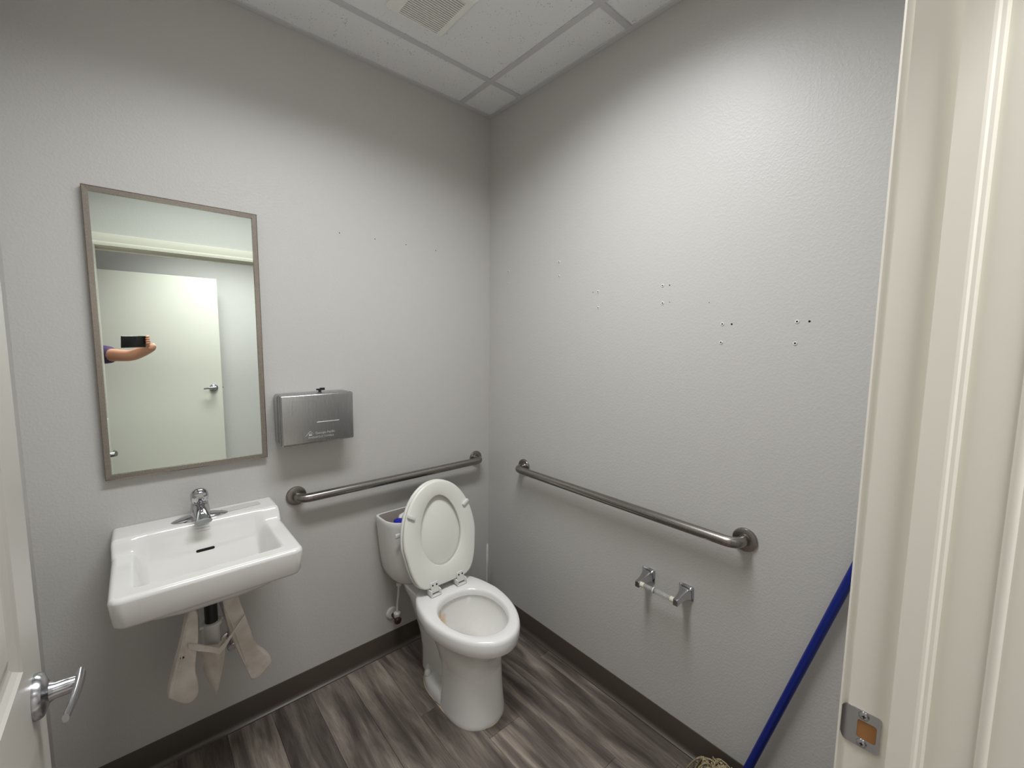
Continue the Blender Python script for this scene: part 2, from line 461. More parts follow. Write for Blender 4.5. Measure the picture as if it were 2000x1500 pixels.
# ------------------------------------------------------------------ doors
def panel_door(name, x0, x1, y0, y1, z0, z1):
    # slab whose faces look to +-x, stiles along y
    d = sthing(name, ((x0+x1)/2, y0, z0))
    bm = NB()
    st = .118; mid = .10; yc = (y0+y1)/2
    ysp = [y0, y0+st, yc-mid/2, yc+mid/2, y1-st, y1]
    zsp = [z0, z0+.235, z0+.80, z0+1.035, z0+1.60, z0+1.70, z1-.115, z1]
    for xf, s in ((x1, -1), (x0, 1)):
        for i in range(5):
            for j in range(7):
                a, b, c, e = ysp[i], ysp[i+1], zsp[j], zsp[j+1]
                if i in (1, 3) and j in (1, 3, 5):
                    loops = []
                    for ins, dep in ((0, 0), (.004, .0035), (.012, .008), (.020, .0095), (.026, .0095), (.052, .003)):
                        loops.append([bm.verts.new((xf+s*dep, yy, zz)) for yy, zz in ((a+ins, c+ins), (b-ins, c+ins), (b-ins, e-ins), (a+ins, e-ins))])
                    for p, q in zip(loops, loops[1:]):
                        for k in range(4): bm.faces.new((p[k], p[(k+1) % 4], q[(k+1) % 4], q[k]))
                    bm.faces.new(loops[-1])
                else:
                    bm.faces.new([bm.verts.new((xf, yy, zz)) for yy, zz in ((a, c), (b, c), (b, e), (a, e))])
    for q in ([(x0, y0), (x1, y0)], [(x0, y1), (x1, y1)]):
        bm.faces.new([bm.verts.new((q[0][0], q[0][1], z0)), bm.verts.new((q[1][0], q[1][1], z0)), bm.verts.new((q[1][0], q[1][1], z1)), bm.verts.new((q[0][0], q[0][1], z1))])
    for zz in (z0, z1):
        bm.faces.new([bm.verts.new(p) for p in ((x0, y0, zz), (x1, y0, zz), (x1, y1, zz), (x0, y1, zz))])
    bmesh.ops.remove_doubles(bm, verts=bm.verts, dist=.00002)
    obj('slab', bm, M_DOOR, d)
    return d
def lever(parent, c, n, along, drop=.006, length=.092):
    # rose, neck and curved lever; n = outward normal, along = lever direction
    c, n, al = Vector(c), Vector(n), Vector(along)
    r = obj('rose', lathe(NB(), c, n, [(0, .034), (.005, .034), (.010, .031), (.0125, .024), (.016, .0165)], 36), M_NICKEL, parent, True)
    bm = NB()
    lathe(bm, c+n*.012, n, [(0, .0165), (.006, .0145), (.010, .0125), (.024, .0125), (.029, .0115), (.038, .0105)], 24)
    obj('neck', bm, M_NICKEL, parent, True)
    pts = []
    bm = NB(); up = Vector((0, 0, 1)); rings = []
    for k in range(13):
        t = k/12
        p = c+n*(.050-.010*t*t)+al*(-.012+t*length)+up*(.004-drop*t*t)
        hw = .0125*(1-.45*t); th = .0062*(1-.35*t)
        rings.append([p+n*(th*cos(a))+up*(hw*sin(a)) for a in [2*pi*q/14 for q in range(14)]])
    loft(bm, rings); obj('handle', bm, M_NICKEL, parent, True, 50)
DY1 = -.857
d1 = panel_door('door_1', JL, JL+.045, YC-.001, DY1, .012, JT-.004)
lever(d1, (JL+.045, DY1-.066, .972), (1, 0, 0), (0, -1, 0))
bm = NB(); lathe(bm, (JL, DY1-.066, .972), (-1, 0, 0), [(0, .033), (.006, .032), (.010, .02), (.045, .012)], 24); obj('inside_rose', bm, M_NICKEL, d1, True)
obj('latch_plate', box(NB(), JL+.010, JL+.035, DY1, DY1+.001, .943, 1.0), M_NICKEL, d1)
obj('latch_bolt', box(NB(), JL+.016, JL+.029, DY1+.001, DY1+.011, .965, .979, .002, 1), M_NICKEL, d1)
for z in (.25, 1.03, 1.84):
    bm = NB(); tube(bm, [(JL+.0005, YC+.007, z-.045), (JL+.0005, YC+.007, z+.045)], .0055, 12)
    obj('hinge', bm, M_NICKEL, d1)
# flush hall door standing open against the far wall of the hall
HDX0, HDX1, HDY = -1.80, -.889, -2.90
d2 = sthing('door_2', ((HDX0+HDX1)/2, HDY, 0))
obj('slab', box(NB(), HDX0, HDX1, HDY-.045, HDY, .01, 2.066, .002, 1), M_HDOOR, d2)
lever(d2, (HDX1-.066, HDY, 1.08), (0, 1, 0), (-1, 0, 0))
obj('latch_bolt', box(NB(), HDX1, HDX1+.012, HDY-.03, HDY-.017, 1.073, 1.087, .002, 1), M_NICKEL, d2)

# ------------------------------------------------------------------ ceiling troffers (the lamps of the place)
def troffer(x0, x1, y0, y1, z, M, watts, spread, label):
    # lay-in lensed troffer: enamel frame, acrylic lens, and the lamp light it sends down through the lens
    t = thing('ceiling_light', ((x0+x1)/2, (y0+y1)/2, z), label, 'ceiling light')
    bm = NB(); f = .028
    for a, b, c, d in ((x0, x1, y0, y0+f), (x0, x1, y1-f, y1), (x0, x0+f, y0+f, y1-f), (x1-f, x1, y0+f, y1-f)):
        box(bm, a, b, c, d, z, z+.012)
    obj('frame', bm, M_TEE, t)
    obj('lens', box(NB(), x0+f, x1-f, y0+f, y1-f, z+.004, z+.010), M, t)
    ld = bpy.data.lights.new('troffer_lamp', 'AREA'); ld.shape = 'RECTANGLE'; ld.size = (x1-x0)*.85; ld.size_y = (y1-y0)*.85
    ld.energy = watts; ld.color = LAMP_RGB; ld.spread = radians(spread)
    lo_ = bpy.data.objects.new('troffer_lamp', ld); COL.objects.link(lo_)
    lo_.location = ((x0+x1)/2, (y0+y1)/2, z+.002); par(lo_, t)
troffer(-1.50, -.40, -1.20, -.87, H-.013, M_BLAMP, BATH_W, 150, 'long white lensed ceiling light over the bathroom floor')
troffer(-1.30, -.30, -2.56, -2.16, H-.014, M_HLAMP, HALL_W, 115, 'white lensed ceiling light in the hallway outside the door')

# ------------------------------------------------------------------ exhaust fan grille
VX0, VX1, VY0, VY1 = -.748, -.518, -.592, -.352
vg = thing('exhaust_fan_grille', ((VX0+VX1)/2, (VY0+VY1)/2, H-.012), 'off-white slotted exhaust fan grille in the ceiling tile', 'vent grille')
bm = NB(); f = .038
zb, zt = H-.012, H+.004
SX0, SX1, SY_0, SY_1 = VX0+.042, VX1-.032, VY0+.034, VY1-.014
# bevelled frame as nested loops
def loopv(a, b, c, d, z): return [bm.verts.new(p) for p in ((a, c, z), (b, c, z), (b, d, z), (a, d, z))]
ls = [loopv(VX0, VX1, VY0, VY1, zt), loopv(VX0, VX1, VY0, VY1, zb+.009), loopv(VX0+.012, VX1-.012, VY0+.012, VY1-.008, zb), loopv(SX0, SX1, SY_0, SY_1, zb), loopv(SX0, SX1, SY_0, SY_1, zb+.010)]
for p, q in zip(ls, ls[1:]):
    for k in range(4): bm.faces.new((p[k], p[(k+1) % 4], q[(k+1) % 4], q[k]))
obj('frame', bm, M_GRILLE, vg)
obj('backing', box(NB(), SX0, SX1, SY_0, SY_1, zb+.010, zb+.0125), M_DARK, vg)
NS = 20; pit = (SY_1-SY_0)/NS
for k in range(NS):
    y = SY_0+pit*(k+.5)
    obj('slat', box(NB(), SX0-.001, SX1+.001, y-pit*.23, y+pit*.23, zb, zb+.006, .0008, 1), M_GRILLE, vg)

# ------------------------------------------------------------------ mirror
MX0, MX1, MZ0, MZ1 = -1.571, -1.112, 1.073, 1.986
mi = thing('wall_mirror', ((MX0+MX1)/2, -.01, MZ0), 'tall wall mirror in a slim brushed metal frame above the sink', 'mirror')
fw = .0155
def frame_strip(pts):
    bm = NB(); loft(bm, pts); obj('frame_rail', bm, M_FRAME, mi)
def fr(p0, p1, q0, q1):
    # p outer corners, q inner corners
    ring = lambda o, i: [(o[0], -.0005, o[1]), (o[0], -.022, o[1]), ((o[0]*.85+i[0]*.15), -.0235, (o[1]*.85+i[1]*.15)), (i[0], -.0225, i[1]), (i[0], -.0005, i[1])]
    frame_strip([ring(p0, q0), ring(p1, q1)])
O_ = [(MX0, MZ0), (MX1, MZ0), (MX1, MZ1), (MX0, MZ1)]; I_ = [(MX0+fw, MZ0+fw), (MX1-fw, MZ0+fw), (MX1-fw, MZ1-fw), (MX0+fw, MZ1-fw)]
for k in range(4): fr(O_[k], O_[(k+1) % 4], I_[k], I_[(k+1) % 4])
obj('glass', box(NB(), MX0+fw, MX1-fw, -.015, -.003, MZ0+fw, MZ1-fw), M_MIRROR, mi)

# ------------------------------------------------------------------ towel dispenser
DX0, DX1, DZ0, DZ1, DD = -1.080, -.805, 1.121, 1.317, .108
dp = thing('paper_towel_dispenser', ((DX0+DX1)/2, -.05, DZ0), 'brushed steel paper towel dispenser on the wall beside the mirror', 'towel dispenser')
bm = NB(); box(bm, DX0, DX1, -.072, -.0005, DZ0+.002, DZ1, .012, 4); obj('body', bm, M_DISP, dp, True, 50)
bm = NB(); box(bm, DX0+.004, DX1-.004, -.084, -.070, DZ0+.006, DZ1-.006); obj('inner_box', bm, M_BLACKP, dp)
bm = NB(); box(bm, DX0, DX1, -DD, -.080, DZ0, DZ1, .007, 4); cov = obj('front_cover', bm, M_DISP, dp, True, 50)
yf = -DD
def sub(o, p): o.parent = p; o.matrix_parent_inverse = Matrix.Translation(dp.location); return o
def subp(o, p):
    o.parent = p; o.matrix_parent_inverse = p.matrix_parent_inverse.inverted() @ Matrix.Identity(4)
    o.matrix_parent_inverse = Matrix.Identity(4); return o
# pressed panel seam and rib
bm = NB(); wx0, wx1, wz1, wz0 = DX0+.040, DX0+.128, DZ1-.026, DZ1-.082
box(bm, wx0, wx1, yf-.0006, yf+.001, wz1, wz1+.0012); box(bm, wx0, wx0+.0014, yf-.0006, yf+.001, wz0, wz1); box(bm, wx1, wx1+.0014, yf-.0006, yf+.001, wz1-.03, wz1)
subp(obj('pressed_panel', bm, M_NICKEL), cov)
bm = NB(); tube(bm, [(DX0+.128, yf-.0002, DZ0+.083), (DX0+.215, yf-.0002, DZ0+.083)], .0016, 8)
subp(obj('pressed_rib', bm, M_LETTER), cov)
def text(body, size, x, z, y, parent, mat_, name='lettering', bold=0):
    cu = bpy.data.curves.new('t', 'FONT'); cu.body = body; cu.size = size; cu.extrude = .0004; cu.offset = bold
    t = bpy.data.objects.new('t', cu); COL.objects.link(t)
    bpy.context.view_layer.update()
    me = bpy.data.meshes.new_from_object(t.evaluated_get(bpy.context.evaluated_depsgraph_get()))
    bpy.data.objects.remove(t)
    me.transform(Matrix.Translation((x, y, z)) @ Matrix.Rotation(pi/2, 4, 'X'))
    me.materials.clear(); me.materials.append(mat_)
    o = bpy.data.objects.new(name, me); COL.objects.link(o)
    o.parent = parent; return o
text('Georgia-Pacific', .0125, DX0+.121, DZ0+.036, yf-.0004, cov, M_LETTER)
text('SINGLEFOLD TOWELS', .0098, DX0+.094, DZ0+.021, yf-.0004, cov, M_LETTER)
text('GP', .0085, DX0+.0965, DZ0+.036, yf-.0004, cov, M_LETTER)
bm = NB(); ax_, az_ = DX0+.088, DZ0+.031
for (a, b), (c, d) in (((-.003, 0), (.0145, .0195)), ((.0145, .0195), (.025, .0075)), ((.009, .003), (.021, .003))):
    tube(bm, [(ax_+a, yf-.0002, az_+b), (ax_+c, yf-.0002, az_+d)], .0008, 6)
o = obj('triangle_emblem', bm, M_LETTER); o.parent = cov
# key left in the lock on top
kx = -.925
obj('lock', lathe(NB(), (kx, -.066, DZ1-.001), (0, 0, 1), [(0, .009), (.002, .009), (.003, .006)], 16), M_NICKEL, dp, True)
bm = NB(); box(bm, kx-.004, kx+.006, -.070, -.062, DZ1+.001, DZ1+.010, .001, 1); box(bm, kx-.012, kx+.020, -.071, -.061, DZ1+.009, DZ1+.016, .0015, 1)
box(bm, kx+.002, kx+.020, -.071, -.061, DZ1+.015, DZ1+.019, .001, 1)
obj('lock_key', bm, M_BLACKP, dp)

# ------------------------------------------------------------------ grab bars
def grab_bar(a, b, out, label):
    a, b, out = Vector(a), Vector(b), Vector(out)
    t = thing('grab_bar', a, label, 'grab bar')
    al = (b-a).normalized(); R_ = .018; off = .060; rb = .045
    pts = [a+out*.004]+arc_path(a+out*(off-rb), a+out*off+al*rb, 0, a+out*off, 10)+arc_path(b+out*off-al*rb, b+out*(off-rb), 0, b+out*off, 10)+[b+out*.004]
    obj('bar', tube(NB(), pts, R_, 24), M_BAR, t, True, 60)
    for p in (a, b):
        obj('flange', lathe(NB(), p+out*.0004, out, [(0, .039), (.005, .039), (.008, .037), (.0095, .033), (.0095, .0205), (.011, .0195), (.011, .017)], 40), M_BAR, t, True)
grab_bar((-1.011, 0, .888), (-.094, 0, .888), (0, -1, 0), 'brushed steel grab bar on the back wall above the toilet tank')
grab_bar((0, -.299, .889), (0, -1.367, .889), (-1, 0, 0), 'long brushed steel grab bar above the toilet paper holder')

# ------------------------------------------------------------------ toilet paper holder
th = thing('toilet_paper_holder', (0, -1.10, .59), 'empty chrome toilet paper holder with a clear roller below the grab bar', 'paper holder')
for yc_ in (-1.027, -1.181):
    bm = NB(); z = .621
    secs = [(0, .0275, .0275, 0), (.004, .0275, .0275, 0), (.007, .0245, .0245, 0), (.0105, .0225, .0215, 0), (.020, .017, .018, -.001), (.036, .013, .0145, -.003), (.052, .0105, .0125, -.006), (.066, .0095, .012, -.009), (.083, .009, .012, -.010), (.085, .0075, .0105, -.010)]
    loft(bm, [[(-d, a, b) for a, b in rrect(yc_, z+dz, hy, hz_, min(hy, hz_)*.25, 3)] for d, hy, hz_, dz in secs])
    obj('post', bm, M_CHROME, th, True, 40)
ra, rb_ = -1.027-.008, -1.181+.008; rx, rz = -.072, .611
obj('roller', tube(NB(), [(rx, ra-.012, rz), (rx, -1.092, rz)], .0088, 20), M_CLEAR, th, True)
obj('roller_sleeve', tube(NB(), [(rx, -1.090, rz), (rx, rb_+.012, rz)], .0095, 20), M_CLEAR, th, True)
obj('roller_spring', tube(NB(), [(rx+.003*cos(k*.9), ra-.014-(abs(rb_-ra)-.028)*k/110, rz+.003*sin(k*.9)) for k in range(111)], .0007, 5), M_NICKEL, th)
obj('roller_collar', lathe(NB(), (rx, -1.088, rz), (0, -1, 0), [(0, .0115), (.004, .0115)], 20), M_WPLAST, th, True)
for a, b in ((ra, ra-.016), (rb_, rb_+.016)):
    obj('roller_end', tube(NB(), [(rx, a, rz), (rx, b, rz)], .0098, 20), M_IVORY, th, True)

# ------------------------------------------------------------------ wall anchors
ordn = ('pair closest to the room corner', 'second pair from the room corner', 'third pair from the room corner', 'fourth pair from the room corner', 'pair next to the last before the door', 'last pair before the door')
for i, (y, z) in enumerate(((-.157, 1.893), (-.158, 1.829), (-.511, 1.894), (-.513, 1.831), (-.736, 1.743), (-.739, 1.677), (-1.03, 1.742), (-1.033, 1.678), (-1.253, 1.596), (-1.252, 1.535), (-1.468, 1.598), (-1.467, 1.534))):
    e = thing('wall_anchor', (0, y, z), '%s white plastic wall anchor of the %s' % (('upper', 'lower')[i % 2], ordn[i//2]), 'wall anchor', 'white wall anchors left in the grey wall')
    r = .0058
    obj('collar', lathe(NB(), (-.0002, y, z), (-1, 0, 0), [(0, r), (.001, r), (.0018, r*.8), (.0014, r*.45), (.0004, r*.4)], 16), M_WPLAST, e, True)
    bm = NB(); box(bm, -.0016, -.0006, y-.0026, y+.0026, z-.0011, z+.0011); box(bm, -.0016, -.0006, y-.0011, y+.0011, z-.0026, z+.0026)
    obj('screw_hole', bm, M_DARK, e)

# ------------------------------------------------------------------ sink
SXc = -1.334; SHW = .233; SD = .440
sk = thing('wall_sink', (SXc, -.2, .70), 'white wall-hung china sink with a raised back ledge under the mirror', 'sink')
bm = NB(); NX, NYY = 110, 100
def sink_h(u, y):
    zr, zd = .862, .905
    H0 = zr+(zd-zr)*ss(-.148, -.108, y)
    sx = ss(0, .040, .186-abs(u)); sf = ss(0, .034, y+.390)
    sb = ss(0, .125, -.105-y)**.8
    dep = .135*sx*sf*sb
    dep -= .012*ss(.05, .2, abs(u))*sx*sf*sb
    h = H0-dep
    r = .013
    e = min(SHW-abs(u), y+SD)
    if e < r: h -= r-math.sqrt(max(0, r*r-(r-e)**2))
    return h
def prof_x(k, n, half, fine=.016):
    # denser samples near the rounded edges
    t = -1+2*k/n
    return half*(.82*t+.18*math.copysign(abs(t)**.25 if abs(t) > 0 else 0, t)) if False else half*sin(t*pi/2)*.35+half*t*.65
xs = [prof_x(k, NX, SHW) for k in range(NX+1)]
ys = [-.0008-(SD-.0008)*(k/NYY) for k in range(NYY-8)]
ylast = ys[-1]; ys += [ylast-(SD+ylast)*(1-(1-k/14)**2) for k in range(1, 15)]
def corner(u, y):
    # round the two front plan corners
    r = .028; cu, cy = SHW-r, -SD+r
    if abs(u) > cu and y < cy:
        dx, dy = abs(u)-cu, cy-y; m_ = max(dx, dy); l = math.hypot(dx, dy)
        if l > 0: k = m_/l; return math.copysign(cu+dx*k, u), cy-dy*k
    return u, y
grid = []
for y in ys:
    row = []
    for u in xs:
        uu, yy = corner(u, y); h = sink_h(u, y)
        row.append(bm.verts.new((SXc+uu, yy, h)))
    grid.append(row)
for a, b in zip(grid, grid[1:]):
    for k in range(NX): bm.faces.new((a[k], a[k+1], b[k+1], b[k]))
edge = [grid[j][0] for j in range(len(ys))]+grid[-1][1:]+[grid[j][-1] for j in range(len(ys)-2, -1, -1)]
def skirt(v, z, ins):
    x, y = v.co.x-SXc, v.co.y
    f = max(0, 1-ins/SHW); g = 1-ins/SD
    return bm.verts.new((SXc+x*f, y*g if y < -.002 else y, z))
prev = edge
for z, ins in ((.825, .002), (.785, .006), (.777, .010), (.773, .020), (.766, .055), (.72, .105), (.706, .135)):
    cur = [skirt(v, z, ins) for v in edge]
    for k in range(len(edge)-1): bm.faces.new((prev[k], prev[k+1], cur[k+1], cur[k]))
    prev = cur
bm.faces.new(prev)
obj('basin', bm, M_PORC, sk, True, 60)
bm = NB()
sl = [(SXc-.001+a, b) for a, b in rrect(0, 0, .026, .0042, .0040, 5)]
# overflow slot lies on the sloping back wall of the basin
yo = -.146; zo = sink_h(0, yo); dz_ = (sink_h(0, yo+.004)-sink_h(0, yo-.004))/.008
nv = Vector((0, -dz_, 1)).normalized(); tv = Vector((0, 1, dz_)).normalized()
pc = Vector((SXc-.001, yo, zo))
ring = lambda k, o: [pc+Vector((a*k, 0, 0))+tv*(b*k)+nv*o for a, b in rrect(0, 0, .026, .0046, .0045, 5)]
loft(bm, [ring(1, -.002), ring(1, .0006), ring(.93, .0008)]); obj('overflow_slot', bm, M_DARK, sk)
yo2 = -.118; zo2 = sink_h(0, yo2)
for k in range(4):
    yk = -.113-.0035*k; zk = sink_h(0, yk)
    obj('printed_line', box(NB(), SXc-.020+.002*(k % 2), SXc+.017, yk-.0004, yk+.0004, zk+.0002, zk+.0006), mat('print_grey', (120, 122, 140), .5) if k == 0 else bpy.data.materials['print_grey'], sk)
zb_ = sink_h(0, -.26)
obj('drain_flange', lathe(NB(), (SXc, -.265, zb_-.001), (0, 0, 1), [(0, .030), (.003, .029), (.004, .022), (.0025, .018)], 28), M_CHROME, sk, True)
obj('drain_hole', lathe(NB(), (SXc, -.265, zb_), (0, 0, 1), [(0, .017), (.0018, .017)], 20), M_DARK, sk)
# folded clear wrapper on the ledge
bm = NB(); wp = [(-.075, -.02), (.0, -.012), (.045, -.018), (.048, -.05), (.0, -.055), (-.06, -.06)]
prism(bm, [(SXc+.135+a, b-.012) for a, b in wp], 'xy', .9058, .9072)
tag(obj('plastic_wrapper', bm, mat('thin_clear_film', (232, 232, 226), .2, trans=.35)), 'thin clear plastic wrapper lying on the sink ledge beside the faucet', 'wrapper')

# faucet
FX, FY, FZ = -1.337, -.067, .905
fa = thing('faucet', (FX, FY, FZ), 'chrome single-handle faucet on the ledge of the white sink', 'faucet')
bm = NB(); rings = []
for k in range(25):
    t = -1+2*k/24; x = FX+.082*t; hw = .0008+.027*math.sqrt(max(0, 1-abs(t)**2.3)); hh = .0008+.016*(1-abs(t)**2.0)
    rings.append([(x, FY+hw*cos(a), FZ+.0006+max(0, hh*sin(a))) for a in [2*pi*q/20 for q in range(20)]])
loft(bm, rings); obj('base_plate', bm, M_CHROME, fa, True, 70)
bm = NB(); rings = []
for z, w_, d0, d1 in ((.004, .031, .026, .030), (.02, .029, .026, .030), (.038, .0265, .025, .027), (.052, .0245, .024, .024), (.058, .023, .022, .022)):
    rings.append([(FX+w_*cos(a), FY+(d0 if sin(a) > 0 else d1)*sin(a), FZ+z) for a in [2*pi*q/28 for q in range(28)]])
loft(bm, rings); obj('body', bm, M_CHROME, fa, True, 60)
bm = NB(); rings = []
for k in range(11):
    t = k/10; y = FY-.010-.092*t; zc_ = FZ+.043-.020*t*t-.004*t; hw = .022-.003*sin(pi*t)+.002*t; hh = .0155-.0055*t
    rings.append([(FX+hw*cos(a), y, zc_+hh*sin(a)) for a in [2*pi*q/20 for q in range(20)]])
loft(bm, rings); obj('spout', bm, M_CHROME, fa, True, 60)
bm = NB(); lathe(bm, (FX, FY-.088, FZ+.008), (0, 0, 1), [(0, .010), (.012, .011)], 20); obj('aerator', bm, M_NICKEL, fa, True)
bm = NB(); rings = []
for z, r, dy in ((.058, .0225, 0), (.064, .025, -.001), (.075, .0265, -.003), (.088, .0255, -.006), (.098, .021, -.008), (.104, .013, -.008), (.106, .004, -.008)):
    rings.append([(FX+r*cos(a), FY+dy+r*1.05*sin(a), FZ+z) for a in [2*pi*q/28 for q in range(28)]])
loft(bm, rings); hd = obj('handle', bm, M_CHROME, fa, True, 60)
bm = NB(); rings = []
for k in range(8):
    t = k/7; y = FY-.012-.040*t; zc_ = FZ+.089+.006*t; hw = .019-.004*t; hh = .010-.0055*t
    rings.append([(FX+hw*cos(a), y, zc_+hh*sin(a)) for a in [2*pi*q/16 for q in range(16)]])
loft(bm, rings); obj('handle_lever', bm, M_CHROME, fa, True, 60)
obj('handle_plug', lathe(NB(), (FX, FY-.0275, FZ+.076), (0, -1, .1), [(0, .005), (.003, .0045)], 14), M_BLACKP, fa)

# drain pipe and torn pipe cover
PX, PY = SXc-.002, -.205
dpz = thing('drain_pipe', (PX, PY, .45), 'black and white drain pipe with a slip nut under the sink', 'drain pipe')
obj('tailpiece', tube(NB(), [(PX, PY, .715), (PX, PY, .575)], .0185, 24), M_BLACKP, dpz, True)
obj('lock_nut', lathe(NB(), (PX, PY, .675), (0, 0, 1), [(0, .026), (.014, .027), (.016, .024), (.030, .024)], 12), M_BLACKP, dpz)
bm = NB(); lathe(bm, (PX, PY, .578), (0, 0, 1), [(0, .028), (.012, .028), (.013, .025)], 24)
for a in (.35, pi+.35): box(bm, PX+cos(a)*.029-.007, PX+cos(a)*.029+.007, PY+sin(a)*.029-.005, PY+sin(a)*.029+.005, .579, .589, .002, 1)
obj('slip_nut', bm, M_WPLAST, dpz, True)
pts = [(PX, PY, .580), (PX, PY, .47)]+arc_path((PX, PY, .47), (PX, PY+.055, .415), 0, (PX, PY, .415), 6)[1:]+arc_path((PX, PY+.06, .415), (PX, PY+.11, .47), 0, (PX, PY+.11, .415), 6)+arc_path((PX, PY+.11, .49), (PX, PY+.15, .525), 0, (PX, PY+.11, .525), 5)+[(PX, -.0006, .525)]
obj('trap', tube(NB(), pts, .0215, 24), M_WPLAST, dpz, True, 60)
pc_ = thing('pipe_cover', (PX, -.24, .34), 'torn off-white vinyl pipe cover hanging in flaps under the sink', 'pipe cover')
def flap(name, pts, y0, tilt, depth, bulge):
    b = bmesh.new(); P_ = smooth_poly(pts, 1)
    cx_ = sum(p[0] for p in P_)/len(P_); cz_ = sum(p[1] for p in P_)/len(P_)
    rings = []
    for k, (d, s_) in enumerate(((0, .90), (.18, .97), (.5, 1.0), (.8, .985), (.95, .95), (1, .88))):
        rings.append([(cx_+(x-cx_)*s_, y0-depth*d+tilt*(z-cz_), cz_+(z-cz_)*(.5+.5*s_)) for x, z in P_])
    loft(b, rings)
    return obj(name, b, M_COVER, pc_, True, 50)
LP = [(-1.401, .690), (-1.374, .695), (-1.377, .592), (-1.383, .555), (-1.392, .487), (-1.384, .441), (-1.386, .405), (-1.404, .387), (-1.425, .391), (-1.461, .431), (-1.463, .444), (-1.445, .515), (-1.425, .579)]
RP = [(-1.309, .690), (-1.270, .690), (-1.257, .643), (-1.232, .533), (-1.211, .436), (-1.176, .396), (-1.167, .369), (-1.169, .354), (-1.2, .326), (-1.231, .322), (-1.239, .344), (-1.268, .446), (-1.287, .515), (-1.3, .584)]
flap('left_flap', LP, -.235, .0, .05, .01)
flap('right_flap', RP, -.18, .0, .04, .01)
# seam ribs running down the flaps
for nm, a, b, yy in (('flap_seam', (-1.402, .66), (-1.448, .44), -.2865), ('flap_seam', (-1.300, .64), (-1.240, .37), -.2215)):
    obj(nm, tube(NB(), [(a[0], yy+.002, a[1]), ((a[0]+b[0])/2+.002, yy+.0, (a[1]+b[1])/2), (b[0], yy+.002, b[1])], .0022, 6), M_COVER, pc_, True)
# middle pointed flap: a V-folded sheet tapering down
bm = NB(); rings = []
for z, xl, xr, xm in ((.545, -1.374, -1.300, -1.328), (.50, -1.372, -1.306, -1.329), (.45, -1.368, -1.313, -1.331), (.41, -1.358, -1.322, -1.334), (.385, -1.349, -1.330, -1.337), (.368, -1.342, -1.337, -1.340)):
    k = (xr-xl)/.074
    pts_ = [(xl, -.245), ((xl*.6+xm*.4), -.268), (xm, -.27-.022*k), ((xr*.6+xm*.4), -.262), (xr, -.240), ((xr*.6+xm*.4), -.255), (xm, -.263-.014*k), ((xl*.6+xm*.4), -.258)]
    rings.append([(x, y, z) for x, y in pts_])
loft(bm, rings); obj('middle_flap', bm, M_COVER, pc_, True, 40)
# torn bridging band
bm = NB(); bd = [(-1.405, .592, .574, -.290), (-1.381, .578, .556, -.292), (-1.355, .560, .540, -.292), (-1.328, .541, .520, -.294), (-1.308, .546, .528, -.280), (-1.288, .556, .545, -.262), (-1.266, .570, .561, -.243), (-1.243, .585, .580, -.228)]
rings = [[(x, y, zt_), (x, y+.004, zt_), (x, y+.004, zb2), (x, y, zb2)] for x, zt_, zb2, y in bd]
loft(bm, rings); obj('torn_band', bm, M_COVER, pc_, True, 40)
bm = NB(); box(bm, -1.4265, -1.4215, -.2868, -.2858, .549, .553); box(bm, -1.420, -1.4165, -.2868, -.2858, .548, .553)
obj('stamped_mark', bm, M_DARK, pc_)
obj('dark_speck', lathe(NB(), (-1.258, -.2205, .458), (0, -1, 0), [(0, .0022), (.0006, .0018)], 8), M_DARK, pc_)
# supply stop under the sink
sv = thing('shutoff_valve', (-1.268, 0, .383), 'small chrome shutoff valve on the wall below the sink', 'valve')
obj('escutcheon', lathe(NB(), (-1.268, -.0005, .383), (0, -1, 0), [(0, .028), (.004, .027), (.008, .012)], 24), M_CHROME, sv, True)
obj('valve_body', tube(NB(), [(-1.268, -.006, .383), (-1.268, -.05, .383)], .009, 16), M_CHROME, sv, True)
obj('valve_knob', lathe(NB(), (-1.268, -.05, .383), (0, -1, 0), [(0, .011), (.003, .0145), (.016, .0145), (.019, .012)], 20), M_NICKEL, sv, True)
obj('supply_tube', tube(NB(), [(-1.268, -.035, .386), (-1.270, -.036, .45), (-1.290, -.045, .55), (-1.310, -.055, .66), (-1.314, -.06, .72)], .005, 10), M_NICKEL, sv, True)

# ------------------------------------------------------------------ toilet
TX = -.482
to = thing('toilet', (TX, -.35, 0), 'white two-piece toilet with its seat raised and tank lid missing', 'toilet')
def egg(yc_, w_, Lf, Lb, z, eb=2.0, taper=0, n=56, ef=2.0):
    out = []
    for k in range(n):
        a = 2*pi*k/n; c, s = cos(a), sin(a)
        e = ef if s < 0 else eb
        x = w_*math.copysign(abs(c)**(2/e), c); y = (Lb if s > 0 else Lf)*math.copysign(abs(s)**(2/e), s)
        if s > 0: x *= 1-taper*(y/Lb)
        out.append((TX+x, yc_+y, z))
    return out
bm = NB()
R_ = []
